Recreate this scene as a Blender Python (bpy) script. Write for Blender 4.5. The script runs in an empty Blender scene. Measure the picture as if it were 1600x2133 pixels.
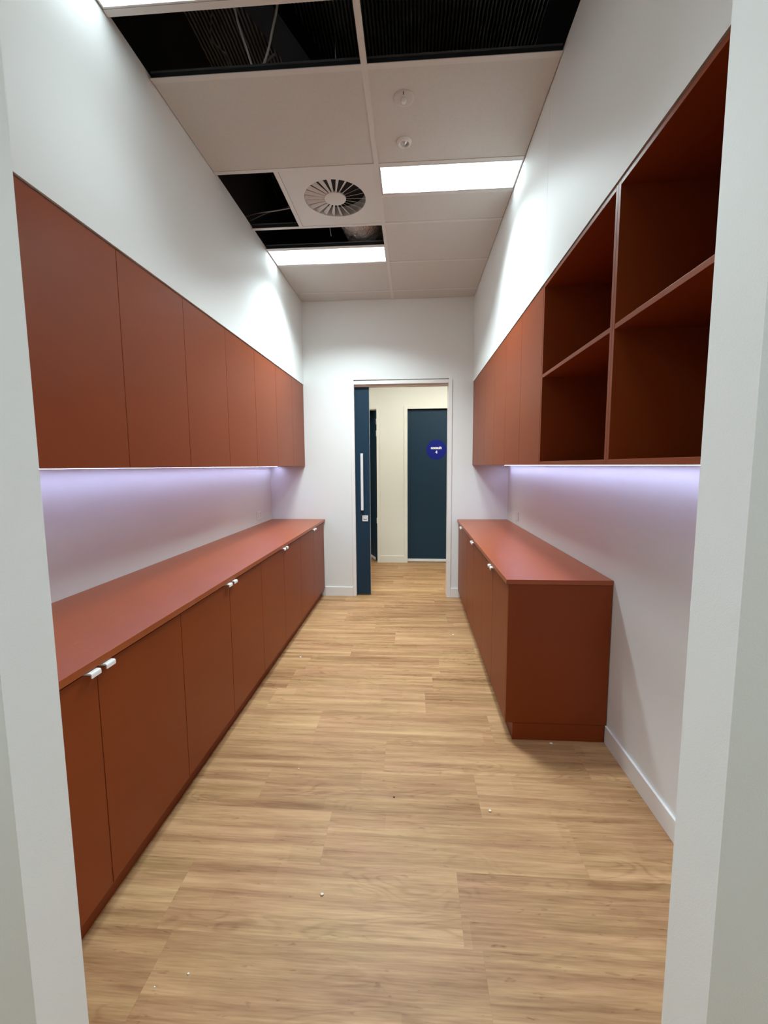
import bpy, bmesh, math, random
from mathutils import Vector, Matrix

random.seed(4)
S = bpy.context.scene
COL = S.collection

# ------------------------------------------------------------------ camera, world, exposure
cam_data = bpy.data.cameras.new('camera')
cam = bpy.data.objects.new('camera', cam_data)
COL.objects.link(cam)
cam_data.sensor_fit = 'HORIZONTAL'
cam_data.sensor_width = 36.0
cam_data.lens = 36.0 * 909.76 / 1600.0
cam_data.clip_start = 0.02
R_ = Vector((0.99781158, 0.06581978, -0.00630978))
U_ = Vector((-0.000713746, 0.106143195, 0.994350598))
F_ = Vector((-0.06611768, 0.99217004, -0.10595789))
m4 = Matrix.Identity(4)
for i in range(3):
    m4[i][0], m4[i][1], m4[i][2] = R_[i], U_[i], -F_[i]
m4[2][3] = 1.5051
cam.matrix_world = m4
S.camera = cam

world = bpy.data.worlds.new('world')
S.world = world
world.use_nodes = True
world.node_tree.nodes['Background'].inputs[0].default_value = (0.02, 0.02, 0.022, 1)
world.node_tree.nodes['Background'].inputs[1].default_value = 0.0

S.view_settings.view_transform = 'Standard'
S.view_settings.look = 'None'
S.view_settings.gamma = 1.0
S.view_settings.use_curve_mapping = False
S.view_settings.exposure = 0.0
S.cycles.max_bounces = 10
S.cycles.diffuse_bounces = 6
S.cycles.sample_clamp_indirect = 6.0
S.cycles.caustics_reflective = False
S.cycles.caustics_refractive = False
S.cycles.blur_glossy = 1.0

PANEL = 4.6            # glow of this room's ceiling panels
DOWN = (4.6, 35.0, 39.0, 3.6)   # watts of the near, right, far and added entry-end fill panel's downward lamp
PANEL_FRONT = 19.0     # panels of the room the camera stands in
PANEL_CORR = 19.0      # corridor panel
LED = 33.0             # strips under the wall cabinets
PANEL_COL = (0.80, 0.965, 1.0)
CORR_COL = (0.97, 0.98, 0.90)
LED_COL = (0.55, 0.59, 1.0)

# ------------------------------------------------------------------ materials
def new_mat(name):
    m = bpy.data.materials.new(name)
    m.use_nodes = True
    nt = m.node_tree
    return m, nt, nt.nodes['Principled BSDF']

def simple(name, col, rough=0.5, metal=0.0, bump=0.0, bscale=300.0, var=0.0, vscale=3.0, spec=0.5):
    m, nt, b = new_mat(name)
    b.inputs['Base Color'].default_value = (*col, 1)
    b.inputs['Roughness'].default_value = rough
    b.inputs['Metallic'].default_value = metal
    b.inputs['Specular IOR Level'].default_value = spec
    tc = nt.nodes.new('ShaderNodeTexCoord')
    if var > 0:
        n = nt.nodes.new('ShaderNodeTexNoise')
        n.inputs['Scale'].default_value = vscale
        n.inputs['Detail'].default_value = 3
        nt.links.new(tc.outputs['Object'], n.inputs['Vector'])
        r = nt.nodes.new('ShaderNodeMapRange')
        r.inputs['From Min'].default_value = 0.3
        r.inputs['From Max'].default_value = 0.7
        r.inputs['To Min'].default_value = 1 - var
        r.inputs['To Max'].default_value = 1 + var
        nt.links.new(n.outputs['Fac'], r.inputs['Value'])
        h = nt.nodes.new('ShaderNodeHueSaturation')
        h.inputs['Color'].default_value = (*col, 1)
        nt.links.new(r.outputs['Result'], h.inputs['Value'])
        nt.links.new(h.outputs['Color'], b.inputs['Base Color'])
    if bump > 0:
        n = nt.nodes.new('ShaderNodeTexNoise')
        n.inputs['Scale'].default_value = bscale
        n.inputs['Detail'].default_value = 2
        nt.links.new(tc.outputs['Object'], n.inputs['Vector'])
        bp = nt.nodes.new('ShaderNodeBump')
        bp.inputs['Strength'].default_value = bump
        bp.inputs['Distance'].default_value = 0.002
        nt.links.new(n.outputs['Fac'], bp.inputs['Height'])
        nt.links.new(bp.outputs['Normal'], b.inputs['Normal'])
    return m

def emitter(name, col, strength):
    m, nt, b = new_mat(name)
    b.inputs['Base Color'].default_value = (0.8, 0.8, 0.8, 1)
    b.inputs['Emission Color'].default_value = (*col, 1)
    b.inputs['Emission Strength'].default_value = strength
    return m

M_WALL = simple('white_wall_paint', (0.785, 0.80, 0.795), 0.55, bump=0.10, bscale=420, spec=0.35)
M_CREAM = simple('cream_wall_paint', (0.77, 0.765, 0.695), 0.6, bump=0.05, bscale=300, spec=0.3)
M_TRIM = simple('white_gloss_trim', (0.82, 0.81, 0.80), 0.35)
M_TILE = simple('mineral_ceiling_tile', (0.585, 0.565, 0.54), 0.9, bump=0.25, bscale=260, var=0.02, vscale=60, spec=0.1)
M_GRID = simple('white_grid_steel', (0.62, 0.60, 0.58), 0.45)
M_CAB = simple('terracotta_laminate', (0.212, 0.039, 0.0065), 0.42, bump=0.06, bscale=700, var=0.03, vscale=4, spec=0.24)
M_TOP = simple('terracotta_worktop', (0.310, 0.068, 0.017), 0.34, bump=0.06, bscale=700, var=0.04, vscale=5, spec=0.45)
def add_scuffs(m):
    nt = m.node_tree; b = nt.nodes['Principled BSDF']
    src = b.inputs['Base Color'].links[0].from_socket
    tc = nt.nodes.new('ShaderNodeTexCoord')
    mp = nt.nodes.new('ShaderNodeMapping'); mp.inputs['Scale'].default_value = (30, 4, 1); mp.inputs['Rotation'].default_value = (0, 0, 0.5)
    n = nt.nodes.new('ShaderNodeTexNoise'); n.inputs['Scale'].default_value = 1.3; n.inputs['Detail'].default_value = 3
    nt.links.new(tc.outputs['Object'], mp.inputs['Vector']); nt.links.new(mp.outputs['Vector'], n.inputs['Vector'])
    r = nt.nodes.new('ShaderNodeMapRange'); r.inputs['From Min'].default_value = 0.66; r.inputs['From Max'].default_value = 0.78; r.inputs['To Max'].default_value = 0.16
    nt.links.new(n.outputs['Fac'], r.inputs['Value'])
    mx = nt.nodes.new('ShaderNodeMix'); mx.data_type = 'RGBA'
    nt.links.new(r.outputs['Result'], mx.inputs[0]); nt.links.new(src, mx.inputs[6]); mx.inputs[7].default_value = (0.6, 0.3, 0.22, 1)
    nt.links.new(mx.outputs[2], b.inputs['Base Color'])
add_scuffs(M_TOP)
M_HANDLE = simple('white_handle_enamel', (0.86, 0.86, 0.85), 0.25)
M_NAVY = simple('navy_door_laminate', (0.011, 0.034, 0.060), 0.42, bump=0.04, bscale=500, spec=0.25)
M_NAVY2 = simple('dark_door_laminate', (0.020, 0.026, 0.036), 0.5)
M_STEEL = simple('satin_white_metal', (0.82, 0.83, 0.84), 0.3, metal=0.15)
M_ALU = simple('brushed_aluminium', (0.62, 0.63, 0.64), 0.35, metal=0.9)
M_BLACK = simple('black_rubber', (0.012, 0.012, 0.013), 0.6)
M_DARKMARK = simple('grey_print', (0.10, 0.10, 0.10), 0.6)
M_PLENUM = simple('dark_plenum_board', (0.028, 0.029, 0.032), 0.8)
M_BEAM = simple('dark_beam_and_shaded_web', (0.009, 0.010, 0.014), 0.7)
M_GALV = simple('galvanised_steel', (0.30, 0.31, 0.32), 0.4, metal=0.8)
M_CABLE = simple('white_cable_sheath', (0.75, 0.75, 0.74), 0.4)
M_GREYC = simple('grey_cable_sheath', (0.16, 0.17, 0.17), 0.5)
M_PLASTIC = simple('white_plastic', (0.82, 0.81, 0.80), 0.35)
M_TRANS = simple('milky_plastic', (0.55, 0.53, 0.52), 0.3)
M_SIGN = simple('royal_blue_vinyl', (0.006, 0.013, 0.200), 0.4, spec=0.2)
M_WHITE = simple('white_vinyl', (0.85, 0.86, 0.9), 0.5)
M_CRUMB = simple('plaster_crumb_white', (0.85, 0.82, 0.74), 0.7)
M_BROWN = simple('dark_crumb', (0.05, 0.03, 0.02), 0.8)
M_PANEL = emitter('lit_opal_diffuser', PANEL_COL, PANEL)
M_PANEL_F = emitter('lit_opal_diffuser_entry', PANEL_COL, PANEL_FRONT)
M_PANEL_C = emitter('lit_opal_diffuser_corridor', CORR_COL, PANEL_CORR)
M_PANEL_FILL = emitter('dim_fill_diffuser_added', PANEL_COL, 0.9)
M_LED = emitter('lit_violet_strip', LED_COL, LED)

def foil_mat():
    m, nt, b = new_mat('crumpled_silver_foil')
    b.inputs['Metallic'].default_value = 0.4
    b.inputs['Roughness'].default_value = 0.22
    tc = nt.nodes.new('ShaderNodeTexCoord')
    n = nt.nodes.new('ShaderNodeTexNoise')
    n.inputs['Scale'].default_value = 30
    n.inputs['Detail'].default_value = 6
    n.inputs['Distortion'].default_value = 1.0
    nt.links.new(tc.outputs['Object'], n.inputs['Vector'])
    cr = nt.nodes.new('ShaderNodeValToRGB')
    cr.color_ramp.elements[0].color = (0.72, 0.62, 0.55, 1)
    cr.color_ramp.elements[0].position = 0.30
    cr.color_ramp.elements[1].color = (0.93, 0.93, 0.92, 1)
    cr.color_ramp.elements[1].position = 0.44
    nt.links.new(n.outputs['Fac'], cr.inputs['Fac'])
    nt.links.new(cr.outputs['Color'], b.inputs['Base Color'])
    bp = nt.nodes.new('ShaderNodeBump')
    bp.inputs['Strength'].default_value = 1.0
    bp.inputs['Distance'].default_value = 0.05
    nt.links.new(n.outputs['Fac'], bp.inputs['Height'])
    nt.links.new(bp.outputs['Normal'], b.inputs['Normal'])
    return m
M_FOIL = foil_mat()

def blanket_mat():
    m, nt, b = new_mat('ribbed_foil_blanket')
    b.inputs['Roughness'].default_value = 0.45
    b.inputs['Metallic'].default_value = 0.3
    tc = nt.nodes.new('ShaderNodeTexCoord')
    w = nt.nodes.new('ShaderNodeTexWave')
    w.bands_direction = 'X'
    w.inputs['Scale'].default_value = 14
    w.inputs['Distortion'].default_value = 1.2
    w.inputs['Detail'].default_value = 2
    n = nt.nodes.new('ShaderNodeTexNoise')
    n.inputs['Scale'].default_value = 2.2
    n.inputs['Detail'].default_value = 4
    nt.links.new(tc.outputs['Object'], w.inputs['Vector'])
    nt.links.new(tc.outputs['Object'], n.inputs['Vector'])
    mu = nt.nodes.new('ShaderNodeMath'); mu.operation = 'MULTIPLY'
    nt.links.new(w.outputs['Fac'], mu.inputs[0])
    nt.links.new(n.outputs['Fac'], mu.inputs[1])
    cr = nt.nodes.new('ShaderNodeValToRGB')
    cr.color_ramp.elements[0].color = (0.012, 0.013, 0.015, 1)
    cr.color_ramp.elements[0].position = 0.1
    cr.color_ramp.elements[1].color = (0.34, 0.36, 0.35, 1)
    cr.color_ramp.elements[1].position = 0.42
    nt.links.new(mu.outputs[0], cr.inputs['Fac'])
    nt.links.new(cr.outputs['Color'], b.inputs['Base Color'])
    bp = nt.nodes.new('ShaderNodeBump')
    bp.inputs['Strength'].default_value = 0.7
    bp.inputs['Distance'].default_value = 0.02
    nt.links.new(w.outputs['Fac'], bp.inputs['Height'])
    nt.links.new(bp.outputs['Normal'], b.inputs['Normal'])
    return m
M_BLANKET = blanket_mat()

def floor_mat():
    m, nt, b = new_mat('oak_vinyl_planks')
    N = nt.nodes; L = nt.links
    def math_(op, a, c=None):
        n = N.new('ShaderNodeMath'); n.operation = op
        for i, v in enumerate((a, c)):
            if v is None: continue
            if isinstance(v, (int, float)): n.inputs[i].default_value = v
            else: L.new(v, n.inputs[i])
        return n.outputs[0]
    tc = N.new('ShaderNodeTexCoord')
    sp = N.new('ShaderNodeSeparateXYZ')
    L.new(tc.outputs['Object'], sp.inputs[0])
    X, Y = sp.outputs['X'], sp.outputs['Y']
    W, LEN = 0.26, 1.0
    v = math_('DIVIDE', math_('SUBTRACT', Y, 1.226), W)
    row = math_('FLOOR', v)
    wn = N.new('ShaderNodeTexWhiteNoise'); wn.noise_dimensions = '1D'
    L.new(math_('ADD', row, 4.71), wn.inputs['W'])
    u = math_('DIVIDE', math_('ADD', math_('ADD', X, 0.42), wn.outputs['Value']), LEN)
    colm = math_('FLOOR', u)
    fu = math_('FRACT', u); fv = math_('FRACT', v)
    cb = N.new('ShaderNodeCombineXYZ')
    L.new(row, cb.inputs[0]); L.new(colm, cb.inputs[1])
    wn2 = N.new('ShaderNodeTexWhiteNoise'); wn2.noise_dimensions = '2D'
    L.new(cb.outputs[0], wn2.inputs['Vector'])
    # narrower printed strips inside each plank
    v2 = math_('DIVIDE', math_('SUBTRACT', Y, 1.226), W / 3.0)
    row2 = math_('FLOOR', v2)
    wn3 = N.new('ShaderNodeTexWhiteNoise'); wn3.noise_dimensions = '1D'
    L.new(math_('ADD', row2, 11.37), wn3.inputs['W'])
    u2 = math_('DIVIDE', math_('ADD', X, math_('MULTIPLY', wn3.outputs['Value'], 3.0)), 0.72)
    cb2 = N.new('ShaderNodeCombineXYZ')
    L.new(row2, cb2.inputs[0]); L.new(math_('FLOOR', u2), cb2.inputs[1])
    wn4 = N.new('ShaderNodeTexWhiteNoise'); wn4.noise_dimensions = '2D'
    L.new(cb2.outputs[0], wn4.inputs['Vector'])
    tone = math_('ADD', math_('MULTIPLY', wn2.outputs['Value'], 0.55), math_('MULTIPLY', wn4.outputs['Value'], 0.45))
    sc = N.new('ShaderNodeSeparateColor'); L.new(wn2.outputs['Color'], sc.inputs[0])
    # grain coordinates, shifted per plank
    def vec(sx, sy, k):
        c = N.new('ShaderNodeCombineXYZ')
        L.new(math_('ADD', math_('MULTIPLY', X, sx), math_('MULTIPLY', sc.outputs[0], 37.0 + k)), c.inputs[0])
        L.new(math_('ADD', math_('MULTIPLY', Y, sy), math_('MULTIPLY', sc.outputs[1], 53.0 + k)), c.inputs[1])
        L.new(math_('MULTIPLY', sc.outputs[2], 20.0), c.inputs[2])
        return c.outputs[0]
    def noise(sx, sy, k, det=4, dist=0.0, rough=0.55):
        n = N.new('ShaderNodeTexNoise')
        n.inputs['Scale'].default_value = 1.0
        n.inputs['Detail'].default_value = det
        n.inputs['Distortion'].default_value = dist
        n.inputs['Roughness'].default_value = rough
        L.new(vec(sx, sy, k), n.inputs['Vector'])
        return n.outputs['Fac']
    broad = noise(1.6, 9.0, 1, 3)
    strip = noise(1.1, 26.0, 5, 3, 0.3)
    fine = noise(9.0, 170.0, 2, 3)
    fig = noise(2.2, 7.0, 3, 2, 0.4)
    rings = math_('SINE', math_('MULTIPLY', fig, 75.0))
    ringm = math_('POWER', math_('MULTIPLY', math_('ADD', rings, 1.0), 0.5), 3.0)
    gate = N.new('ShaderNodeMapRange')
    gate.inputs['From Min'].default_value = 0.50; gate.inputs['From Max'].default_value = 0.66
    L.new(noise(1.7, 6.0, 9, 2), gate.inputs['Value'])
    ringg = math_('MULTIPLY', ringm, gate.outputs[0])
    fleck = N.new('ShaderNodeMapRange')
    fleck.inputs['From Min'].default_value = 0.66; fleck.inputs['From Max'].default_value = 0.74
    L.new(noise(14.0, 60.0, 11, 2, 0.5), fleck.inputs['Value'])
    val = math_('ADD', math_('MULTIPLY', math_('SUBTRACT', tone, 0.5), 0.36),
                math_('MULTIPLY', math_('SUBTRACT', broad, 0.5), 0.60))
    val = math_('ADD', val, math_('MULTIPLY', math_('SUBTRACT', strip, 0.5), 1.40))
    val = math_('ADD', val, math_('MULTIPLY', math_('SUBTRACT', fine, 0.5), 0.75))
    val = math_('SUBTRACT', val, math_('MULTIPLY', ringg, 0.20))
    val = math_('SUBTRACT', val, math_('MULTIPLY', fleck.outputs[0], 0.28))
    val = math_('ADD', val, 0.5)
    cr = N.new('ShaderNodeValToRGB')
    e = cr.color_ramp.elements
    e[0].position = 0.0; e[0].color = (0.215, 0.093, 0.034, 1)
    e[1].position = 1.0; e[1].color = (0.595, 0.357, 0.180, 1)
    k = e.new(0.5); k.color = (0.405, 0.224, 0.103, 1)
    L.new(val, cr.inputs['Fac'])
    # butt joints and long joints, very fine
    du = math_('MULTIPLY', math_('MINIMUM', fu, math_('SUBTRACT', 1.0, fu)), LEN)
    dv = math_('MULTIPLY', math_('MINIMUM', fv, math_('SUBTRACT', 1.0, fv)), W)
    d = math_('MINIMUM', du, dv)
    jn = N.new('ShaderNodeMapRange')
    jn.inputs['From Min'].default_value = 0.0; jn.inputs['From Max'].default_value = 0.0014
    jn.inputs['To Min'].default_value = 0.90; jn.inputs['To Max'].default_value = 1.0
    L.new(d, jn.inputs['Value'])
    hs = N.new('ShaderNodeHueSaturation')
    L.new(cr.outputs['Color'], hs.inputs['Color'])
    L.new(jn.outputs[0], hs.inputs['Value'])
    L.new(math_('ADD', 0.5, math_('MULTIPLY', math_('SUBTRACT', noise(2.0, 9.0, 21, 2), 0.52), 0.03)), hs.inputs['Hue'])
    L.new(hs.outputs['Color'], b.inputs['Base Color'])
    b.inputs['Roughness'].default_value = 0.5
    b.inputs['Specular IOR Level'].default_value = 0.35
    bp = N.new('ShaderNodeBump')
    bp.inputs['Strength'].default_value = 0.12
    bp.inputs['Distance'].default_value = 0.001
    L.new(fine, bp.inputs['Height'])
    L.new(bp.outputs['Normal'], b.inputs['Normal'])
    return m
M_FLOOR = floor_mat()

# ------------------------------------------------------------------ helpers
def add_box(bm, x0, x1, y0, y1, z0, z1, bevel=0.0, seg=2):
    tmp = bmesh.new()
    bmesh.ops.create_cube(tmp, size=1.0)
    for v in tmp.verts:
        v.co = Vector(((x0 + x1) / 2 + v.co.x * (x1 - x0), (y0 + y1) / 2 + v.co.y * (y1 - y0), (z0 + z1) / 2 + v.co.z * (z1 - z0)))
    if bevel > 0:
        bmesh.ops.bevel(tmp, geom=list(tmp.edges), offset=bevel, segments=seg, profile=0.5, affect='EDGES')
    merge(bm, tmp)

def merge(bm, tmp):
    me = bpy.data.meshes.new('tmp')
    tmp.to_mesh(me); tmp.free()
    bm.from_mesh(me)
    bpy.data.meshes.remove(me)

def add_prism(bm, pts, axis, a0, a1):
    """outline pts (2-D) extruded along axis from a0 to a1"""
    def mk(p, a):
        if axis == 'x': return (a, p[0], p[1])
        if axis == 'y': return (p[0], a, p[1])
        return (p[0], p[1], a)
    tmp = bmesh.new()
    v0 = [tmp.verts.new(mk(p, a0)) for p in pts]
    v1 = [tmp.verts.new(mk(p, a1)) for p in pts]
    tmp.faces.new(v0); tmp.faces.new(list(reversed(v1)))
    n = len(pts)
    for i in range(n):
        tmp.faces.new((v0[i], v1[i], v1[(i + 1) % n], v0[(i + 1) % n]))
    bmesh.ops.recalc_face_normals(tmp, faces=list(tmp.faces))
    merge(bm, tmp)

def add_tube(bm, pts, r, sides=10, smooth_steps=6, cap=True):
    P = [Vector(p) for p in pts]
    path = []
    if smooth_steps > 1 and len(P) > 2:
        for i in range(len(P) - 1):
            p0 = P[max(i - 1, 0)]; p1 = P[i]; p2 = P[i + 1]; p3 = P[min(i + 2, len(P) - 1)]
            for s in range(smooth_steps):
                t = s / smooth_steps
                path.append(0.5 * ((2 * p1) + (p2 - p0) * t + (2 * p0 - 5 * p1 + 4 * p2 - p3) * t * t + (3 * p1 - p0 - 3 * p2 + p3) * t ** 3))
        path.append(P[-1])
    else:
        path = P
    rr = r if callable(r) else (lambda i, n: r)
    tmp = bmesh.new()
    rings = []
    up = Vector((0.3, 0.2, 1)).normalized()
    n = len(path)
    for i, p in enumerate(path):
        t = (path[min(i + 1, n - 1)] - path[max(i - 1, 0)]).normalized()
        a = t.cross(up)
        if a.length < 1e-4: a = t.cross(Vector((1, 0, 0)))
        a.normalize(); b = t.cross(a).normalized()
        q = rr(i, n)
        rings.append([tmp.verts.new(p + (a * math.cos(2 * math.pi * k / sides) + b * math.sin(2 * math.pi * k / sides)) * q) for k in range(sides)])
    for i in range(n - 1):
        for k in range(sides):
            f = tmp.faces.new((rings[i][k], rings[i][(k + 1) % sides], rings[i + 1][(k + 1) % sides], rings[i + 1][k]))
            f.smooth = True
    if cap:
        tmp.faces.new(rings[0]); tmp.faces.new(list(reversed(rings[-1])))
    bmesh.ops.recalc_face_normals(tmp, faces=list(tmp.faces))
    merge(bm, tmp)

def add_lathe(bm, profile, cx, cy, steps=40):
    """profile of (radius, z), spun about the vertical through cx, cy"""
    tmp = bmesh.new()
    rings = []
    for r, z in profile:
        if r < 1e-6:
            rings.append([tmp.verts.new((cx, cy, z))])
        else:
            rings.append([tmp.verts.new((cx + r * math.cos(2 * math.pi * k / steps), cy + r * math.sin(2 * math.pi * k / steps), z)) for k in range(steps)])
    for a, b in zip(rings, rings[1:]):
        for k in range(steps):
            k2 = (k + 1) % steps
            if len(a) == 1 and len(b) == 1: continue
            if len(a) == 1: f = tmp.faces.new((a[0], b[k], b[k2]))
            elif len(b) == 1: f = tmp.faces.new((a[k], b[0], a[k2]))
            else: f = tmp.faces.new((a[k], b[k], b[k2], a[k2]))
            f.smooth = True
    bmesh.ops.recalc_face_normals(tmp, faces=list(tmp.faces))
    merge(bm, tmp)

def world_origin(o):
    v = Vector((0, 0, 0))
    while o is not None:
        v += o.location
        o = o.parent
    return v

def obj(name, bm, mat, parent=None, label=None, cat=None, group=None, kind=None, loc=None):
    """links bm (built in room coordinates) as ONE mesh object"""
    me = bpy.data.meshes.new(name)
    if parent is not None:
        base = world_origin(parent)
        o_loc = Vector((0, 0, 0))
    else:
        base = Vector(loc) if loc is not None else Vector((0, 0, 0))
        o_loc = base
    bmesh.ops.translate(bm, vec=-base, verts=list(bm.verts))
    bm.to_mesh(me); bm.free()
    me.materials.append(mat)
    o = bpy.data.objects.new(name, me)
    COL.objects.link(o)
    o.location = o_loc
    if parent is not None: o.parent = parent
    if label: o['label'] = label
    if cat: o['category'] = cat
    if group: o['group'] = group
    if kind: o['kind'] = kind
    return o

def thing(name, label, cat, loc, group=None, kind=None):
    o = bpy.data.objects.new(name, None)
    COL.objects.link(o)
    o.location = loc
    o.empty_display_size = 0.1
    o['label'] = label
    o['category'] = cat
    if group: o['group'] = group
    if kind: o['kind'] = kind
    return o

def boxes(*bs, bevel=0.0):
    bm = bmesh.new()
    for b in bs: add_box(bm, *b, bevel=bevel)
    return bm

def struct(name, bm, mat, label, cat):
    return obj(name, bm, mat, None, label, cat, None, 'structure')

# ------------------------------------------------------------------ room dimensions
XL, XR = -1.6213, 1.0475            # side walls
BL, BR = -1.213, 0.650              # bulkhead faces
YB = 4.908                          # back wall
YB2 = 5.035                         # its corridor face
ZC = 3.282                          # ceiling
YJ0, YJ1 = 0.665, 0.780             # entry wall, near and far face
JL, JR = 0.780 * -0.8981, 0.780 * 0.6244
UL, UR = -1.219, 0.654              # wall cabinet fronts
CL, CR = -1.004, 0.495              # worktop fronts
DL, DR = -1.016, 0.507              # base cabinet door faces
ZU0, ZU1 = 1.5035, 2.398            # wall cabinets
YR = 2.299                          # near end of the right worktop
YF = 6.679                          # far corridor wall
ZS = 4.15                           # slab above the ceiling
DX0, DX1, DZ = -0.657, 0.391, 2.385 # doorway in the back wall

# ------------------------------------------------------------------ setting
struct('floor', boxes((-3.0, 3.0, -3.2, 9.2, -0.06, 0.0)), M_FLOOR, 'light oak vinyl plank floor running through the room', 'floor')
struct('wall_left', boxes((XL - 0.12, XL, YJ0 + 0.02, YB2, 0, 2.42)), M_WALL, 'white wall behind the long left worktop', 'wall')
struct('wall_right', boxes((XR, XR + 0.12, YJ0 + 0.02, YB2, 0, 2.42)), M_WALL, 'white wall behind the short right worktop', 'wall')
struct('wall_left_upper', boxes((XL - 0.12, BL, YJ1, YB, 2.401, ZC + 0.02)), M_WALL, 'white bulkhead above the left wall cabinets', 'wall')
bm = boxes((BR + 0.002, XR + 0.12, YJ1, YB, 2.400, ZC + 0.02))
add_box(bm, BR, BR + 0.004, YJ1, 2.3185, 2.400, ZC + 0.02)
add_box(bm, BR, BR + 0.004, 2.3205, YB, 2.400, ZC + 0.02)
struct('wall_right_upper', bm, M_WALL, 'white bulkhead above the right shelves with one sheet joint', 'wall')
# entry wall with its opening
bm = bmesh.new()
add_box(bm, -3.0, JL, YJ0, YJ1, 0, 3.4)
add_box(bm, JR, 3.0, YJ0, YJ1, 0, 3.4)
add_box(bm, JL, JR, YJ0, YJ1, 2.62, 3.4)
struct('wall_front', bm, M_WALL, 'white wall with the wide entry opening in the foreground', 'wall')
# back wall: left of the doorway it is hollow for the sliding door
bm = bmesh.new()
add_box(bm, XL - 0.12, DX0, YB, YB + 0.03, 0, ZC + 0.02)
add_box(bm, XL - 0.12, DX0, YB2 - 0.03, YB2, 0, ZC + 0.02)
add_box(bm, XL - 0.12, -1.72, YB + 0.03, YB2 - 0.03, 0, ZC + 0.02)
add_box(bm, DX1, 3.0, YB, YB2, 0, ZC + 0.02)
add_box(bm, DX0, DX1, YB, YB2, DZ + 0.06, ZC + 0.02)
add_box(bm, -3.0, XL - 0.12, YB, YB2, 0, ZC + 0.02)
struct('wall_back', bm, M_WALL, 'white end wall with the doorway to the corridor', 'wall')
# corridor
FD0, FD1, FZ = -0.089, 0.87, 2.344
LD0, LD1 = -1.47, -0.545
bm = bmesh.new()
for a, b_, z0 in ((-3.0, LD0, 0), (LD1, FD0, 0), (FD1, 3.0, 0), (LD0, LD1, FZ), (FD0, FD1, FZ)):
    add_box(bm, a, b_, YF, YF + 0.12, z0, 3.0)
struct('wall_far', bm, M_CREAM, 'cream corridor wall seen through the doorway', 'wall')
struct('wall_corridor_left', boxes((-3.0, -2.9, YB2, 9.2, 0, 3.0)), M_CREAM, 'cream wall closing the corridor on the left', 'wall')
struct('wall_corridor_right', boxes((2.9, 3.0, YB2, 9.2, 0, 3.0)), M_CREAM, 'cream wall closing the corridor on the right', 'wall')
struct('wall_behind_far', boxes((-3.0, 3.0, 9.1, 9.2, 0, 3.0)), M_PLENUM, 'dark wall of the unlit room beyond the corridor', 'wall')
struct('ceiling_corridor', boxes((-3.0, 3.0, YB2, 9.2, 2.96, 3.06)), M_TILE, 'pale ceiling over the corridor', 'ceiling')
# the room where the camera stands
struct('wall_entry_left', boxes((-3.0, -2.9, -3.2, YJ0, 0, 3.4)), M_WALL, 'white left wall of the entry room', 'wall')
struct('wall_entry_right', boxes((2.9, 3.0, -3.2, YJ0, 0, 3.4)), M_WALL, 'white right wall of the entry room', 'wall')
struct('wall_entry_back', boxes((-3.0, 3.0, -3.2, -3.1, 0, 3.4)), M_WALL, 'white back wall of the entry room', 'wall')
struct('ceiling_entry', boxes((-2.9, 2.9, -3.1, YJ0, ZC, ZC + 0.1)), M_TILE, 'pale ceiling of the entry room', 'ceiling')
# dark void above the grid
bm = bmesh.new()
add_box(bm, XL - 0.2, XR + 0.2, YJ0, YB2 + 0.4, ZS, ZS + 0.1)
struct('ceiling', bm, M_BLANKET, 'dark ribbed insulation under the slab seen through missing tiles', 'ceiling')
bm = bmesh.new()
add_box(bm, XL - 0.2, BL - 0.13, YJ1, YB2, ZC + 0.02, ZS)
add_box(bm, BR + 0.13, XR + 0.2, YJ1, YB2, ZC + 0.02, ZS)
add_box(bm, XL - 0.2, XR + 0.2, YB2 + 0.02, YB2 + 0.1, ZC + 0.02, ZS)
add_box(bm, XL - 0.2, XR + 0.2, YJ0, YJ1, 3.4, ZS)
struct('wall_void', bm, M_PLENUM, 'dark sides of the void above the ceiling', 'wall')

# skirtings
struct('baseboard_right', boxes((XR - 0.012, XR, YJ1, YR, 0, 0.098), bevel=0.002), M_TRIM, 'white skirting along the right wall before the worktop', 'baseboard')
struct('baseboard_back_left', boxes((DL, DX0 - 0.036, YB - 0.012, YB, 0, 0.107), bevel=0.002), M_TRIM, 'white skirting left of the sliding door', 'baseboard')
struct('baseboard_back_right', boxes((DX1 + 0.037, DR + 0.03, YB - 0.012, YB, 0, 0.107), bevel=0.002), M_TRIM, 'white skirting right of the sliding door', 'baseboard')
struct('baseboard_far', boxes((LD1 + 0.04, FD0 - 0.045, YF - 0.012, YF, 0, 0.107), bevel=0.002), M_CREAM, 'cream skirting between the two corridor doors', 'baseboard')

# door frames
bm = bmesh.new()
t = 0.010
add_box(bm, DX0 - 0.034, DX0 + 0.006, YB - t, YB + 0.035, 0, DZ + 0.046, bevel=0.002)
add_box(bm, DX1 - 0.006, DX1 + 0.036, YB - t, YB2 + t, 0, DZ + 0.046, bevel=0.002)
add_box(bm, DX0 + 0.006, DX1 - 0.006, YB - t, YB + 0.022, DZ + 0.008, DZ + 0.046, bevel=0.002)
add_box(bm, DX0 + 0.006, DX1 - 0.006, YB2 - 0.035, YB2 + t, DZ - 0.004, DZ + 0.046)
add_box(bm, DX0 - 0.034, DX0 + 0.006, YB2 - 0.030, YB2 + t, 0, DZ + 0.046)
add_box(bm, DX0 + 0.006, DX1 - 0.006, YB + 0.034, YB + 0.042, DZ - 0.012, DZ + 0.046)
struct('trim_1', bm, M_TRIM, 'white frame around the sliding door opening', 'door frame')
bm = bmesh.new()
add_box(bm, FD0 - 0.045, FD0 + 0.006, YF - 0.012, YF + 0.12, 0, FZ + 0.048, bevel=0.003)
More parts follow.
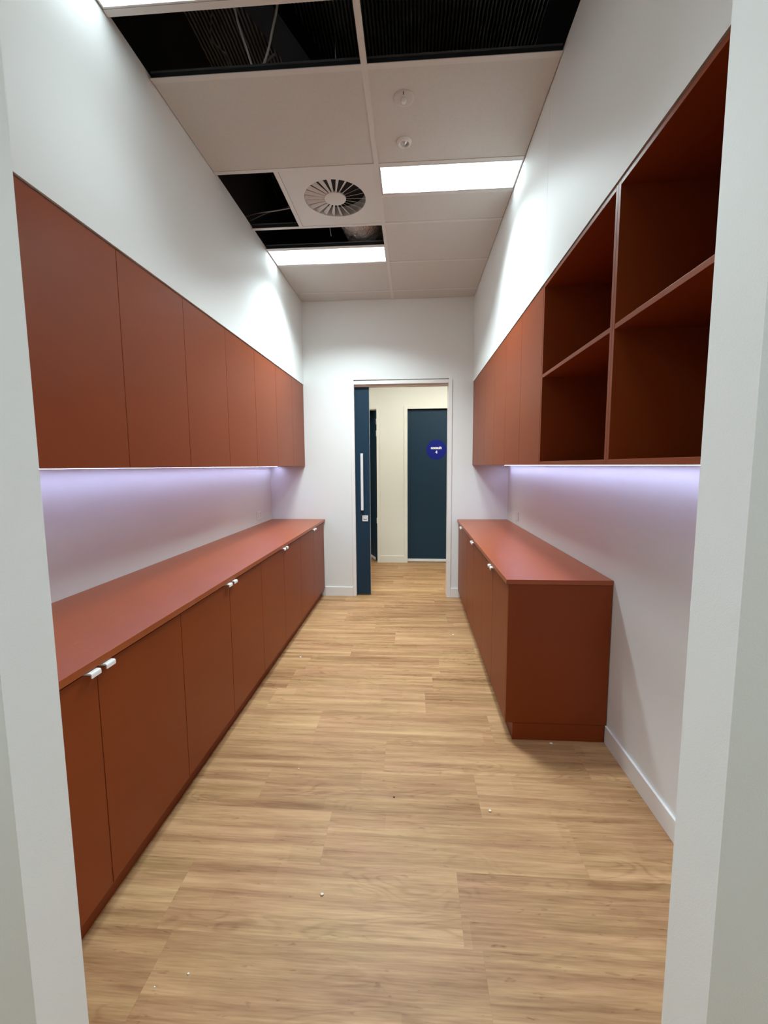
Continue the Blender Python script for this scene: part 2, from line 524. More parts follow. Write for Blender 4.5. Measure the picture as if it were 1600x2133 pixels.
add_box(bm, FD1 - 0.006, FD1 + 0.045, YF - 0.012, YF + 0.12, 0, FZ + 0.048, bevel=0.003)
add_box(bm, FD0 + 0.006, FD1 - 0.006, YF - 0.012, YF + 0.12, FZ, FZ + 0.048, bevel=0.003)
struct('trim_2', bm, M_CREAM, 'cream frame around the navy corridor door with the round sign', 'door frame')
bm = bmesh.new()
add_box(bm, LD1 - 0.006, LD1 + 0.040, YF - 0.012, YF + 0.12, 0, FZ + 0.048, bevel=0.003)
add_box(bm, LD0 - 0.040, LD0 + 0.006, YF - 0.012, YF + 0.12, 0, FZ + 0.048, bevel=0.003)
add_box(bm, LD0 + 0.006, LD1 - 0.006, YF - 0.012, YF + 0.12, FZ + 0.006, FZ + 0.048, bevel=0.003)
struct('trim_3', bm, M_CREAM, 'cream frame around the half hidden corridor door standing open', 'door frame')

# ------------------------------------------------------------------ doors
def text_bm(body, size, offset=0.0, depth=0.0006, spacing=1.0):
    c = bpy.data.curves.new('lettering', 'FONT')
    c.body = body; c.size = size; c.align_x = 'CENTER'; c.align_y = 'CENTER'
    c.offset = offset; c.extrude = depth; c.space_character = spacing
    o = bpy.data.objects.new('lettering', c)
    COL.objects.link(o)
    bpy.context.view_layer.update()
    me = bpy.data.meshes.new_from_object(o.evaluated_get(bpy.context.evaluated_depsgraph_get()))
    bpy.data.objects.remove(o); bpy.data.curves.remove(c)
    bm = bmesh.new(); bm.from_mesh(me); bpy.data.meshes.remove(me)
    return bm

def stand_text(bm, x, y, z):
    for v in bm.verts:
        v.co = Vector((x + v.co.x, y - v.co.z, z + v.co.y))
    return bm

# 1: sliding door, most of it inside the wall
d1 = thing('door_1', 'navy sliding door mostly slid into the left of the doorway', 'door', (-0.95, YB + 0.064, 0), kind='structure')
obj('door_leaf', boxes((-1.66, -0.490, YB + 0.046, YB + 0.082, 0.012, DZ + 0.02), bevel=0.001), M_NAVY, d1)
obj('edge_strip', boxes((-0.4905, -0.488, YB + 0.047, YB + 0.081, 0.014, DZ + 0.015)), M_ALU, d1, label='thin silver edge strip')
bm = bmesh.new()
hx, hy = -0.575, YB + 0.046
add_box(bm, hx - 0.0145, hx + 0.0145, hy - 0.042, hy - 0.028, 0.998, 1.640, bevel=0.003)
for z in (1.07, 1.57):
    add_box(bm, hx - 0.008, hx + 0.008, hy - 0.030, hy, z - 0.008, z + 0.008)
obj('pull_handle', bm, M_STEEL, d1, label='long white pull bar')
lk = obj('privacy_lock', boxes((-0.580, -0.514, hy - 0.007, hy, 0.868, 0.936), bevel=0.003), M_STEEL, d1, label='square white lock plate')
bm = bmesh.new()
def arc_mark(bm, x, z, r, a0, a1, w):
    n = 12
    for i in range(n):
        t0 = a0 + (a1 - a0) * i / n; t1 = a0 + (a1 - a0) * (i + 1) / n
        p = [(x + (r + s) * math.cos(q), z + (r + s) * math.sin(q)) for q, s in ((t0, -w), (t1, -w), (t1, w), (t0, w))]
        add_prism(bm, p, 'y', hy - 0.0078, hy - 0.006)
arc_mark(bm, -0.547, 0.889, 0.034, math.radians(55), math.radians(125), 0.0018)
arc_mark(bm, -0.547, 0.925, 0.034, math.radians(235), math.radians(305), 0.0040)
obj('lock_markings', bm, M_DARKMARK, lk, label='dark curved markings')

# 2: closed door across the corridor
d2 = thing('door_2', 'navy corridor door with round blue sign consult 4', 'door', (FD0, YF + 0.06, 0), kind='structure')
obj('door_leaf', boxes((FD0 + 0.008, FD1 - 0.008, YF + 0.045, YF + 0.083, 0.008, FZ - 0.012), bevel=0.001), M_NAVY, d2)
obj('kick_strip', boxes((FD0 + 0.008, FD1 - 0.008, YF + 0.036, YF + 0.045, 0.012, 0.054), bevel=0.001), M_STEEL, d2, label='white strip along the foot of the door')
bm = bmesh.new()
scx, scz = 0.352, 1.738
ysg = YF + 0.045
pts = [(scx + 0.150 * math.cos(2 * math.pi * k / 64), scz + 0.150 * math.sin(2 * math.pi * k / 64)) for k in range(64)]
add_prism(bm, pts, 'y', ysg - 0.0015, ysg)
sg = obj('door_sign', bm, M_SIGN, d2, label='round royal blue sign')
bm = stand_text(text_bm('consult', 0.056, 0.0022), scx - 0.001, ysg - 0.0020, scz + 0.026)
tb = stand_text(text_bm('4', 0.060, 0.0022), scx + 0.002, ysg - 0.0020, scz - 0.038)
merge(bm, tb)
obj('sign_lettering', bm, M_WHITE, sg, label='white lettering consult 4')

# 3: corridor door standing open into a dark room
d3 = thing('door_3', 'dark door standing open in the left corridor doorway', 'door', (LD1 - 0.012, YF + 0.10, 0), kind='structure')
hxy = Vector((LD1 - 0.010, YF + 0.126)); ang = math.radians(112)
ux, uy = math.cos(ang), math.sin(ang)
def leaf(bm, l0, l1, t0, t1, z0, z1):
    pts = [(hxy.x + ux * l + uy * s, hxy.y + uy * l - ux * s) for l, s in ((l0, t0), (l1, t0), (l1, t1), (l0, t1))]
    add_prism(bm, pts, 'z', z0, z1)
bm = bmesh.new(); leaf(bm, 0.0, 0.90, -0.036, 0.0, 0.008, FZ - 0.008)
obj('door_leaf', bm, M_NAVY, d3)
bm = bmesh.new(); leaf(bm, 0.004, 0.88, -0.044, -0.0365, 0.014, 0.056)
obj('kick_strip', bm, M_STEEL, d3, label='white strip along the foot of the door')
for z in (0.60, 1.95, 2.13):
    bm = bmesh.new()
    add_tube(bm, [(LD1 - 0.016, YF + 0.105, z), (LD1 - 0.016, YF + 0.105, z + 0.09)], 0.007, 10, 1)
    obj('hinge', bm, M_STEEL, d3, label='white door hinge')

# ------------------------------------------------------------------ ceiling grid, tiles and lights
GX0, GX1 = -0.233, -0.205
n_trim = 4
def tee(x0, x1, y0, y1, label, up=True):
    global n_trim
    o = struct('trim_%d' % n_trim, boxes((x0, x1, y0, y1, ZC - 0.002, ZC + 0.001)), M_GRID, label, 'ceiling grid')
    xm, ym = (x0 + x1) / 2, (y0 + y1) / 2
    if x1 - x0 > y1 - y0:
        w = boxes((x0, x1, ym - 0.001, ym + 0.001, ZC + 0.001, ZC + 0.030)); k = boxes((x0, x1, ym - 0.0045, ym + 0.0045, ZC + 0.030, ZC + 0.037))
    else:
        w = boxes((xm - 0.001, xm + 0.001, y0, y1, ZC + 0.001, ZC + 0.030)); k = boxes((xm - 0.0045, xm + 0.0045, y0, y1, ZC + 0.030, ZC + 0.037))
    obj('web', w, M_BEAM, o, label='web behind the flange, its shade put into the dark colour')  # unlit look of the web is painted in with near-black
    obj('bulb', k, M_GALV, o, label='grey steel top bead')
    n_trim += 1
G = 0.003
tee(GX0, GX1, YJ1, YB, 'long white ceiling grid bar down the middle of the room')
for y, lab in ((1.842, 'at the near edge of the hole with two white cables'), (2.147, 'between the near hole and the large left tile'),
               (2.793, 'in front of the round air diffuser'), (3.431, 'behind the round air diffuser'),
               (3.746, 'in front of the far left light'), (4.047, 'behind the far left light'), (4.676, 'nearest the end wall on the left')):
    tee(BL + G, GX0, y - 0.014, y + 0.014, 'white left cross bar of the ceiling grid ' + lab)
for y, lab in ((2.147, 'between the near hole and the tile with two round fittings'), (2.793, 'in front of the right light'), (3.092, 'behind the right light'),
               (3.426, 'second behind the right light'), (4.047, 'third behind the right light'), (4.676, 'nearest the end wall on the right')):
    tee(GX1, BR - G, y - 0.014, y + 0.014, 'white right cross bar of the ceiling grid ' + lab)
tee(-0.848, -0.820, 2.807, 3.417, 'short white grid bar between the square hole and the air diffuser')

def tile(x0, x1, y0, y1, label):
    obj('ceiling_tile', boxes((x0, x1, y0, y1, ZC + 0.0012, ZC + 0.0165)), M_TILE, None, label, 'ceiling tile', 'white ceiling tiles in the grid', loc=((x0 + x1) / 2, (y0 + y1) / 2, ZC))
e = 0.004
tile(BL + e, GX0 + 0.008, 2.153, 2.787, 'large plain white ceiling tile at left, in front of the air diffuser')
T2 = (GX1 - 0.008, BR - e, 2.153, 2.787)
tile(*T2, 'large white ceiling tile holding two round fittings')
tile(GX1 - 0.008, BR - e, 3.098, 3.420, 'narrow white ceiling tile right behind the right light panel')
tile(GX1 - 0.008, BR - e, 3.432, 4.041, 'white ceiling tile, second behind the right light panel')
tile(GX1 - 0.008, BR - e, 4.053, 4.670, 'white ceiling tile at right, last but one before the end wall')
tile(BL + e, GX0 + 0.008, 4.053, 4.670, 'white ceiling tile just behind the far left light panel')
tile(GX1 - 0.008, BR - e, 4.682, YB - 0.003, 'cut strip of white ceiling tile against the end wall, right')
tile(BL + e, GX0 + 0.008, 4.682, YB - 0.003, 'cut strip of white ceiling tile against the end wall, left')
# ceiling nearer than the frame shows
struct('ceiling_near_left', boxes((BL + e, GX0 + 0.008, YJ1, 1.515, ZC + 0.0012, ZC + 0.0165)), M_TILE, 'pale ceiling above the entry end of the left cabinets', 'ceiling')
struct('ceiling_near_right', boxes((GX1 - 0.008, BR - e, YJ1, 0.938, ZC + 0.0012, ZC + 0.0165), (GX1 - 0.008, BR - e, 1.242, 1.520, ZC + 0.0012, ZC + 0.0165)), M_TILE, 'pale ceiling above the entry end of the right shelves', 'ceiling')

def light_panel(x0, x1, y0, y1, label, mat, z=ZC, group='lit ceiling panels', down=0.0, spread=129, shift=0.0):
    t = thing('ceiling_light', label, 'ceiling light', ((x0 + x1) / 2, (y0 + y1) / 2, z), group)
    f = 0.007
    bm = boxes((x0, x1, y0, y0 + f, z - 0.001, z + 0.045), (x0, x1, y1 - f, y1, z - 0.001, z + 0.045),
               (x0, x0 + f, y0 + f, y1 - f, z - 0.001, z + 0.045), (x1 - f, x1, y0 + f, y1 - f, z - 0.001, z + 0.045),
               (x0 + f, x1 - f, y0 + f, y1 - f, z + 0.02, z + 0.045))
    obj('housing', bm, M_GRID, t, label='white metal housing')
    obj('diffuser', boxes((x0 + f, x1 - f, y0 + f, y1 - f, z + 0.001, z + 0.005)), mat, t, label='glowing opal diffuser')
    if down > 0:
        la = bpy.data.lights.new('downlight', 'AREA')
        la.shape = 'RECTANGLE'; la.size = x1 - x0 - 0.48; la.size_y = y1 - y0 - 2 * f
        la.energy = down; la.color = PANEL_COL; la.spread = math.radians(spread)
        lo = bpy.data.objects.new('downlight', la); COL.objects.link(lo)
        lo.parent = t; lo.location = (shift, 0, 0.0005)
light_panel(BL + 0.006, GX0 - 0.004, 1.528, 1.826, 'lit panel light cut off by the top of the photo', M_PANEL, down=DOWN[0], spread=112, shift=0.1)
light_panel(GX1 + 0.002, BR - 0.004, 2.810, 3.076, 'lit panel light on the right half of the ceiling', M_PANEL, down=DOWN[1], shift=-0.12)
light_panel(BL + 0.006, GX0 + 0.002, 3.764, 4.033, 'lit panel light at far left, behind the hole with the silver duct', M_PANEL, down=DOWN[2], shift=0.12)
light_panel(GX1 + 0.002, BR - 0.006, 0.942, 1.238, 'unseen fill light added over the entry end of the right shelves', M_PANEL_FILL, down=DOWN[3], spread=75, shift=-0.2)  # added panel out of view, brightens the near floor, walls and jambs
light_panel(-2.5, -1.3, -0.35, 0.25, 'lit panel light of the entry room behind the camera, left of two', M_PANEL_F, ZC - 0.05)
light_panel(1.3, 2.5, -0.35, 0.25, 'lit panel light of the entry room behind the camera, right of two', M_PANEL_F, ZC - 0.05)
light_panel(-2.5, -1.3, 5.55, 5.85, 'lit panel light of the corridor left of the doorway', M_PANEL_C, 2.91)
light_panel(-0.3, 1.9, 5.55, 5.85, 'lit panel light of the corridor right outside the doorway', M_PANEL_C, 2.91)

# swirl diffuser
FX, FY, FR, HR = -0.522, 3.106, 0.205, 0.072
t = thing('air_diffuser', 'square white ceiling air diffuser with round swirl of blades', 'air diffuser', (FX, FY, ZC))
bm = bmesh.new()
px0, px1, py0, py1 = -0.8185, -0.2325, 2.806, 3.418
n = 96
tmp = bmesh.new()
ring, outer, ring2 = [], [], []
for k in range(n):
    a = 2 * math.pi * (k + 0.5) / n
    c, s = math.cos(a), math.sin(a)
    ring.append(tmp.verts.new((FX + FR * c, FY + FR * s, ZC)))
    ring2.append(tmp.verts.new((FX + FR * c, FY + FR * s, ZC + 0.065)))
    sx = (px1 - FX) if c > 0 else (px0 - FX)
    sy = (py1 - FY) if s > 0 else (py0 - FY)
    q = min(sx / c if abs(c) > 1e-6 else 9, sy / s if abs(s) > 1e-6 else 9)
    outer.append(tmp.verts.new((FX + q * c, FY + q * s, ZC)))
for k in range(n):
    j = (k + 1) % n
    tmp.faces.new((ring[k], outer[k], outer[j], ring[j]))
    tmp.faces.new((ring[k], ring[j], ring2[j], ring2[k]))
corners = [tmp.verts.new((x, y, ZC)) for x, y in ((px1, py1), (px0, py1), (px0, py0), (px1, py0))]
for (x, y), cv in zip(((px1, py1), (px0, py1), (px0, py0), (px1, py0)), corners):
    for k in range(n):
        a, b_ = outer[k].co, outer[(k + 1) % n].co
        if (abs(a.x - x) < 1e-5) != (abs(b_.x - x) < 1e-5) and (a.xy - Vector((x, y))).length < 0.06 and (b_.xy - Vector((x, y))).length < 0.06:
            tmp.faces.new((outer[k], cv, outer[(k + 1) % n]))
merge(bm, tmp)
obj('face_plate', bm, M_GRID, t)
bm = bmesh.new()
add_lathe(bm, [(0, ZC - 0.002), (HR - 0.004, ZC - 0.002), (HR, ZC + 0.001), (HR, ZC + 0.012), (0, ZC + 0.012)], FX, FY, 48)
obj('hub', bm, M_GRID, t)
NB = 22
for k in range(NB):
    a0 = 2 * math.pi * k / NB + 0.05
    tmp = bmesh.new()
    vs = []
    for r in (HR - 0.002, FR):
        w = 2 * math.pi * r / NB
        for da, z in ((0.0, 0.0), (w * 0.40, 0.017 * r / FR)):
            a = a0 + da / r
            vs.append((FX + r * math.cos(a), FY + r * math.sin(a), ZC + 0.0005 + z))
    th = Vector((0, 0, 0.0018))
    v = [tmp.verts.new(p) for p in vs] + [tmp.verts.new(Vector(p) + th) for p in vs]
    for f in ((0, 1, 3, 2), (4, 6, 7, 5), (0, 4, 5, 1), (2, 3, 7, 6), (0, 2, 6, 4), (1, 5, 7, 3)):
        tmp.faces.new([v[i] for i in f])
    bmesh.ops.recalc_face_normals(tmp, faces=list(tmp.faces))
    obj('blade', tmp, M_GRID, t)
bm = bmesh.new()
add_lathe(bm, [(FR + 0.002, ZC + 0.03), (FR + 0.002, ZC + 0.10), (0.12, ZC + 0.10), (0.0, ZC + 0.10)], FX, FY, 48)
obj('plenum_box', bm, M_BLACK, t, label='dark box above the blades')

# silver flexible duct over the diffuser
def rib(i, n): return 0.178 + 0.006 * (i % 2) + 0.006 * math.sin(i * 1.7)
bm = bmesh.new()
add_tube(bm, [(-0.52, 3.10, 3.64), (-0.50, 3.30, 3.68), (-0.46, 3.58, 3.60), (-0.415, 3.86, 3.545), (-0.40, 4.15, 3.58), (-0.42, 4.65, 3.78)], rib, 40, 16)
obj('flexible_duct', bm, M_FOIL, None, 'crumpled silver flexible duct above the ceiling hole by the air diffuser', 'duct', loc=(-0.45, 3.85, 3.4))

# things in the void above the ceiling
bm = bmesh.new()
pts = [(-0.99, 2.30), (-0.83, 2.30), (-0.42, 3.35), (-0.58, 3.35)]
add_prism(bm, pts, 'z', 3.92, 4.06)
obj('roof_beam', bm, M_BEAM, None, 'dark beam crossing above the hole with the two white cables', 'beam', loc=(-0.7, 2.8, 3.92))
def cable(pts, r, mat, label, name='cable', cat='cable'):
    bm = bmesh.new(); add_tube(bm, pts, r, 8, 6)
    obj(name, bm, mat, None, label, cat, loc=pts[-1])
cable([(-0.93, 2.12, 4.14), (-0.845, 2.16, 3.80), (-0.809, 2.17, 3.578), (-0.796, 2.17, 3.512), (-0.766, 2.17, 3.421), (-0.736, 2.165, 3.325)], 0.0052, M_CABLE, 'white cable hanging in the near ceiling hole, left one of the two')
cable([(-0.50, 2.12, 4.14), (-0.585, 2.16, 3.75), (-0.613, 2.17, 3.580), (-0.638, 2.17, 3.482), (-0.659, 2.17, 3.405), (-0.686, 2.17, 3.337), (-0.700, 2.165, 3.325)], 0.0052, M_CABLE, 'white cable hanging in the near ceiling hole, right one of the two')
cable([(-0.90, 2.15, 4.14), (-0.925, 2.20, 3.70), (-0.941, 2.20, 3.499), (-0.907, 2.20, 3.45), (-0.869, 2.20, 3.413), (-0.838, 2.20, 3.352), (-0.760, 2.19, 3.338)], 0.003, M_GREYC, 'thin grey cable left of the two white cables')
cable([(-0.695, 2.19, 3.345), (-0.665, 2.20, 3.387), (-0.639, 2.20, 3.403)], 0.006, M_GREYC, 'short grey cable end right of the two white cables')
cable([(-0.349, 2.155, 3.46), (-0.349, 2.152, 3.317)], 0.0016, M_GALV, 'thin hanger wire at the right end of the near ceiling hole', 'hanger_wire', 'wire')
cable([(-1.33, 3.72, 3.50), (-1.17, 3.70, 3.545), (-1.05, 3.7, 3.566), (-0.93, 3.7, 3.61), (-0.80, 3.72, 3.70)], 0.005, M_GREYC, 'upper grey cable crossing the square ceiling hole')
cable([(-1.40, 3.62, 3.455), (-1.24, 3.6, 3.487), (-1.05, 3.6, 3.505), (-0.86, 3.6, 3.530)], 0.006, M_GALV, 'lower pale cable crossing the square ceiling hole')
cable([(-0.672, 3.72, 3.75), (-0.672, 3.71, 3.45), (-0.665, 3.73, 3.36)], 0.004, M_GALV, 'pale hanger wire beside the silver duct', 'hanger_wire', 'wire')

# two round fittings in the right tile
t = thing('ceiling_sensor', 'flat milky round ceiling fitting nearer the dark hole', 'ceiling fitting', (-0.046, 2.328, ZC))
bm = bmesh.new()
add_lathe(bm, [(0, ZC - 0.006), (0.040, ZC - 0.006), (0.050, ZC - 0.003), (0.052, ZC + 0.001)], -0.046, 2.328, 48)
obj('cover', bm, M_TRANS, t)
bm = bmesh.new()
add_lathe(bm, [(0, ZC - 0.020), (0.010, ZC - 0.019), (0.013, ZC - 0.012), (0.013, ZC - 0.0055)], -0.046, 2.332, 24)
obj('lens', bm, M_PLASTIC, t)
obj('slot', boxes((-0.0485, -0.0445, 2.283, 2.300, ZC - 0.0068, ZC - 0.0055)), M_BLACK, t, label='small black slot')
t = thing('sprinkler', 'small domed round ceiling fitting nearer the lit panel', 'ceiling fitting', (-0.049, 2.618, ZC))
bm = bmesh.new()
add_lathe(bm, [(0.022, ZC + 0.001), (0.024, ZC - 0.010), (0.030, ZC - 0.015), (0.036, ZC - 0.011), (0.040, ZC + 0.001)], -0.049, 2.618, 40)
obj('ring', bm, M_PLASTIC, t)
bm = bmesh.new()
add_lathe(bm, [(0, ZC - 0.014), (0.007, ZC - 0.014), (0.008, ZC - 0.008), (0.014, ZC - 0.006), (0.022, ZC - 0.001)], -0.049, 2.618, 24)
obj('nozzle', bm, M_ALU, t, label='dark metal nozzle')
# ------------------------------------------------------------------ base cabinets
DT = 0.018      # door thickness
ZK = 0.098      # underside of doors
ZD = 0.864      # top of doors
ZW0, ZW1 = 0.874, 0.900

def tab_handle(y, side, xf, parent):
    """white lipped tab pull on the door's top edge, 42 mm long"""
    s = 1 if side == 'left' else -1
    pr = [(xf - s * 0.012, ZD), (xf - s * 0.012, ZD + 0.006), (xf + s * 0.020, ZD + 0.006), (xf + s * 0.025, ZD + 0.004), (xf + s * 0.026, ZD),
          (xf + s * 0.026, ZD - 0.010), (xf + s * 0.0225, ZD - 0.010), (xf + s * 0.0225, ZD + 0.001), (xf + s * 0.0015, ZD + 0.001), (xf + s * 0.0005, ZD)]
    bm = bmesh.new()
    add_prism(bm, pr, 'y', y - 0.021, y + 0.021)
    obj('handle', bm, M_HANDLE, parent, label='small white lipped tab handle')

def base_cabinet(side, y0, ym, y1, label, ystart=None, end=None, scribe=None):
    s = 1 if side == 'left' else -1
    xf = DL if side == 'left' else DR
    xw = XL + 0.004 if side == 'left' else XR - 0.004
    ys = y0 if ystart is None else ystart
    t = thing('base_cabinet', label, 'cabinet', ((xf + xw) / 2, (ys + y1) / 2, ZK), 'terracotta base cabinets under the worktops')
    xb = xf - s * DT
    X = sorted((xw, xb - s * 0.001))
    w = 0.016
    bm = boxes((X[0], X[1], ys + 0.001, ys + w, ZK, ZD + 0.008), (X[0], X[1], y1 - w, y1 - 0.001, ZK, ZD + 0.008),
               (X[0], X[1], ys + w, y1 - w, ZK, ZK + w), (X[0], X[1], ys + w, y1 - w, ZD - 0.03, ZD + 0.008 - 0.002))
    xk = sorted((xw, xw + s * 0.012))
    add_box(bm, xk[0], xk[1], ys + w, y1 - w, ZK + w, ZD - 0.03)
    obj('carcass', bm, M_CAB, t)
    D = sorted((xf, xb))
    g = 0.0014
    for a, b_, hy_ in ((ys, ym, ym - 0.034), (ym, y1, ym + 0.034)):
        d = obj('door', boxes((D[0], D[1], a + g, b_ - g, ZK, ZD), bevel=0.0012), M_CAB, t)
        tab_handle(hy_, side, xf, d)
    if end is not None:
        E = sorted((xw, xf))
        obj('end_panel', boxes((E[0], E[1], end, y0 - 0.0005, ZK, ZD + 0.009), bevel=0.001), M_CAB, t)
    if scribe is not None:
        E = sorted((xf - s * 0.004, xf - s * DT))
        obj('filler_strip', boxes((E[0], E[1], y1 + g, scribe, ZK, ZD)), M_CAB, t)

base_cabinet('left', 0.785, 1.281, 1.792, 'terracotta base cabinet on the left, nearest the entry opening')
base_cabinet('left', 1.792, 2.303, 2.814, 'terracotta base cabinet on the left, second from the entry')
base_cabinet('left', 2.814, 3.325, 3.836, 'terracotta base cabinet on the left, third from the entry')
base_cabinet('left', 3.836, 4.347, 4.858, 'terracotta base cabinet on the left, last before the end wall', scribe=YB - 0.013)
base_cabinet('right', 2.320, 2.752, 3.184, 'terracotta base cabinet on the right with the exposed end panel', end=2.302)
base_cabinet('right', 3.184, 3.624, 4.063, 'terracotta base cabinet on the right, middle of three')
base_cabinet('right', 4.063, 4.475, 4.860, 'terracotta base cabinet on the right, beside the end wall', scribe=YB - 0.013)

obj('kickboard', boxes((-1.074, -1.058, 0.785, YB - 0.013, 0.0, ZK - 0.002)), M_CAB, None, 'dark terracotta kickboard under the left base cabinets', 'kickboard', loc=(-1.066, 2.8, 0))
bm = boxes((0.546, 0.562, YR + 0.016, YB - 0.013, 0.0, ZK - 0.002))
add_box(bm, 0.546, XR - 0.013, YR + 0.004, YR + 0.018, 0.0, ZK - 0.002)
obj('kickboard', bm, M_CAB, None, 'terracotta kickboard under the right base cabinets and end panel', 'kickboard', loc=(0.55, 3.4, 0))

obj('worktop', boxes((XL + 0.003, CL, 0.785, YB - 0.003, ZW0, ZW1), bevel=0.0012), M_TOP, None, 'long terracotta worktop along the left wall', 'worktop', loc=(-1.31, 2.8, ZW0))
obj('worktop', boxes((CR, XR - 0.003, YR, YB - 0.003, ZW0, ZW1), bevel=0.0012), M_TOP, None, 'short terracotta worktop along the right wall', 'worktop', loc=(0.77, 3.6, ZW0))

# ------------------------------------------------------------------ wall cabinets
def wall_cabinet(side, y0, ym, y1, label):
    s = 1 if side == 'left' else -1
    xf = UL if side == 'left' else UR
    xw = XL + 0.003 if side == 'left' else XR - 0.003
    t = thing('wall_cabinet', label, 'cabinet', ((xf + xw) / 2, (y0 + y1) / 2, ZU0), 'closed terracotta wall cabinets')
    xb = xf - s * DT
    X = sorted((xw, xb - s * 0.001))
    w = 0.016
    zt = ZU1 - 0.002
    bm = boxes((X[0], X[1], y0 + 0.0005, y0 + w, ZU0 + 0.001, zt), (X[0], X[1], y1 - w, y1 - 0.0005, ZU0 + 0.001, zt),
               (X[0], X[1], y0 + w, y1 - w, ZU0 + 0.001, ZU0 + 0.001 + w), (X[0], X[1], y0 + w, y1 - w, zt - w, zt))
    xk = sorted((xw, xw + s * 0.008))
    add_box(bm, xk[0], xk[1], y0 + w, y1 - w, ZU0 + w, zt - w)
    obj('carcass', bm, M_CAB, t)
    D = sorted((xf, xb))
    g = 0.0013
    for a, b_ in ((y0, ym), (ym, y1)):
        obj('door', boxes((D[0], D[1], a + g, b_ - g, ZU0, ZU1 - 0.003), bevel=0.001), M_CAB, t)

wall_cabinet('left', 0.785, 1.297, 1.820, 'closed terracotta wall cabinet on the left, nearest the entry opening')
wall_cabinet('left', 1.820, 2.343, 2.866, 'closed terracotta wall cabinet on the left, second from the entry')
wall_cabinet('left', 2.866, 3.389, 3.912, 'closed terracotta wall cabinet on the left, third from the entry')
wall_cabinet('left', 3.912, 4.435, YB - 0.003, 'closed terracotta wall cabinet on the left, against the end wall')
wall_cabinet('right', 2.342, 2.779, 3.216, 'closed terracotta wall cabinet on the right, beside the open shelves')
wall_cabinet('right', 3.216, 3.654, 4.092, 'closed terracotta wall cabinet on the right, middle of three')
wall_cabinet('right', 4.092, 4.530, YB - 0.003, 'closed terracotta wall cabinet on the right, against the end wall')

def open_shelves(y0, y1, label):
    xw = XR - 0.003
    t = thing('open_shelf_unit', label, 'shelf unit', ((UR + xw) / 2, (y0 + y1) / 2, ZU0), 'open terracotta shelf units on the right')
    w = 0.017
    bv = 0.0008
    obj('side_panel', boxes((UR, xw, y0 + 0.0004, y0 + w, ZU0, ZU1 - 0.001), bevel=bv), M_CAB, t)
    obj('side_panel', boxes((UR, xw, y1 - w, y1 - 0.0004, ZU0, ZU1 - 0.001), bevel=bv), M_CAB, t)
    obj('top_panel', boxes((UR, xw, y0 + w, y1 - w, ZU1 - 0.001 - w, ZU1 - 0.001), bevel=bv), M_CAB, t)
    obj('bottom_panel', boxes((UR, xw, y0 + w, y1 - w, ZU0, ZU0 + w), bevel=bv), M_CAB, t)
    obj('shelf', boxes((UR + 0.001, xw - 0.01, y0 + w, y1 - w, 1.941, 1.958), bevel=bv), M_CAB, t)
    obj('back_panel', boxes((xw - 0.008, xw, y0 + w, y1 - w, ZU0 + w, ZU1 - 0.001 - w)), M_CAB, t)
open_shelves(0.785, 1.540, 'open terracotta shelf unit nearest the entry, cut by the jamb')
open_shelves(1.540, 2.340, 'open terracotta shelf unit between its near twin and the closed cabinets')

# ------------------------------------------------------------------ LED strips
def led(x, y0, y1, label):
    t = thing('led_strip', label, 'led strip', (x, (y0 + y1) / 2, ZU0), 'violet led strips under the wall cabinets')
    w = 0.008
    bm = boxes((x - w, x - w + 0.0015, y0, y1, ZU0 - 0.004, ZU0), (x + w - 0.0015, x + w, y0, y1, ZU0 - 0.004, ZU0),
               (x - w + 0.0015, x + w - 0.0015, y0, y1, ZU0 - 0.002, ZU0))
    obj('channel', bm, M_ALU, t, label='aluminium channel')
    obj('lens', boxes((x - w + 0.0018, x + w - 0.0018, y0 + 0.001, y1 - 0.001, ZU0 - 0.0045, ZU0 - 0.0022)), M_LED, t, label='glowing violet lens')
led(-1.535, 0.80, YB - 0.03, 'violet glowing led strip under the left wall cabinets')
led(0.985, 0.80, YB - 0.10, 'violet glowing led strip under the right shelves and wall cabinets')

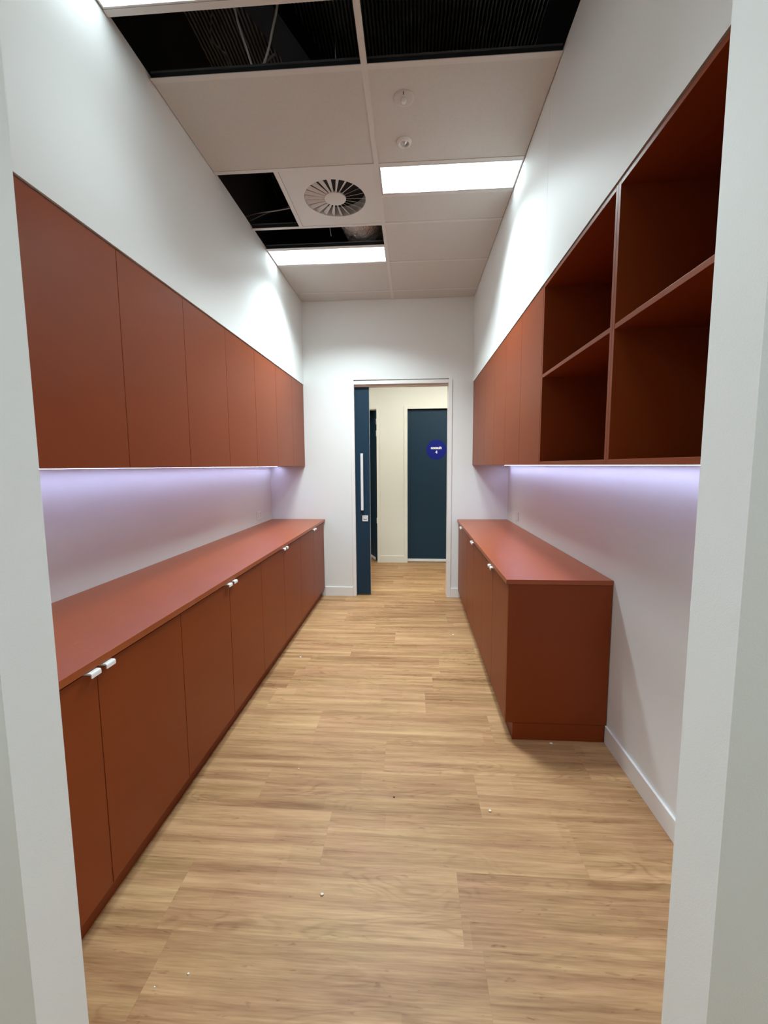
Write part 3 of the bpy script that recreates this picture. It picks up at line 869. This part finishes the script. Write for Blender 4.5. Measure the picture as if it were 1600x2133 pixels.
# ------------------------------------------------------------------ power outlets
def outlet(side, y, z, label):
    s = 1 if side == 'left' else -1
    xw = XL if side == 'left' else XR
    def B(a, b_, *r): 
        q = sorted((xw + s * a, xw + s * b_)); return (q[0], q[1], *r)
    t = thing('power_outlet', label, 'power outlet', (xw, y, z - 0.04), 'white double power outlets')
    obj('plate', boxes(B(0, 0.009, y - 0.060, y + 0.060, z - 0.041, z + 0.041), bevel=0.002), M_PLASTIC, t)
    for dy in (-0.030, 0.030):
        obj('switch', boxes(B(0.009, 0.013, y + dy - 0.008, y + dy + 0.008, z + 0.010, z + 0.028), bevel=0.001), M_PLASTIC, t)
        bm = bmesh.new()
        for k, (oy, oz, rot) in enumerate(((-0.008, -0.006, 30), (0.008, -0.006, -30), (0.0, -0.022, 0))):
            a = math.radians(rot); c, sn = math.cos(a), math.sin(a)
            pts = [(y + dy + oy + px * c - pz * sn, z + oz + px * sn + pz * c) for px, pz in ((-0.001, -0.004), (0.001, -0.004), (0.001, 0.004), (-0.001, 0.004))]
            q = sorted((xw + s * 0.0085, xw + s * 0.0093))
            add_prism(bm, pts, 'x', q[0], q[1])
        obj('socket_slots', bm, M_DARKMARK, t, label='dark pin slots')
outlet('left', 4.478, 0.990, 'white double power outlet above the left worktop')
outlet('right', 4.440, 0.992, 'white double power outlet above the right worktop')

# ------------------------------------------------------------------ crumbs on the floor
def crumb(x, y, r, mat, label, cat='crumb', name='plaster_crumb'):
    bm = bmesh.new()
    bmesh.ops.create_icosphere(bm, subdivisions=2, radius=1.0)
    for v in bm.verts:
        k = 1 + random.uniform(-0.18, 0.18)
        v.co = Vector((x + v.co.x * r * k * 1.15, y + v.co.y * r * k, max(0.0, r * 0.55 + v.co.z * r * 0.6 * k)))
    for f in bm.faces: f.smooth = True
    obj(name, bm, mat, None, label, cat, 'crumbs left on the floor', loc=(x, y, 0))
crumb(-0.319, 1.371, 0.0052, M_CRUMB, 'largest white crumb on the near floor, left of centre')
crumb(0.337, 1.784, 0.0058, M_CRUMB, 'pale crumb on the near floor, right of centre')
crumb(-0.085, 1.840, 0.0038, M_BROWN, 'tiny dark brown crumb in the middle of the floor', name='dirt_crumb')
crumb(0.747, 2.272, 0.0070, M_CRUMB, 'pale crumb beside the right kickboard end')
crumb(-0.668, 1.108, 0.0030, M_CRUMB, 'tiny white crumb on the nearest floor, right one of two')
crumb(-0.749, 1.070, 0.0022, M_CRUMB, 'tiny white crumb on the nearest floor, left one of two')
crumb(0.358, 3.780, 0.0075, M_CRUMB, 'pale crumb near the right base cabinets, far down the floor')
crumb(-0.885, 3.256, 0.0080, M_CRUMB, 'pale crumb near the left base cabinets, far down the floor')
crumb(-0.569, 2.000, 0.0035, M_CRUMB, 'tiny pale crumb near the left base cabinets, close to the entry')
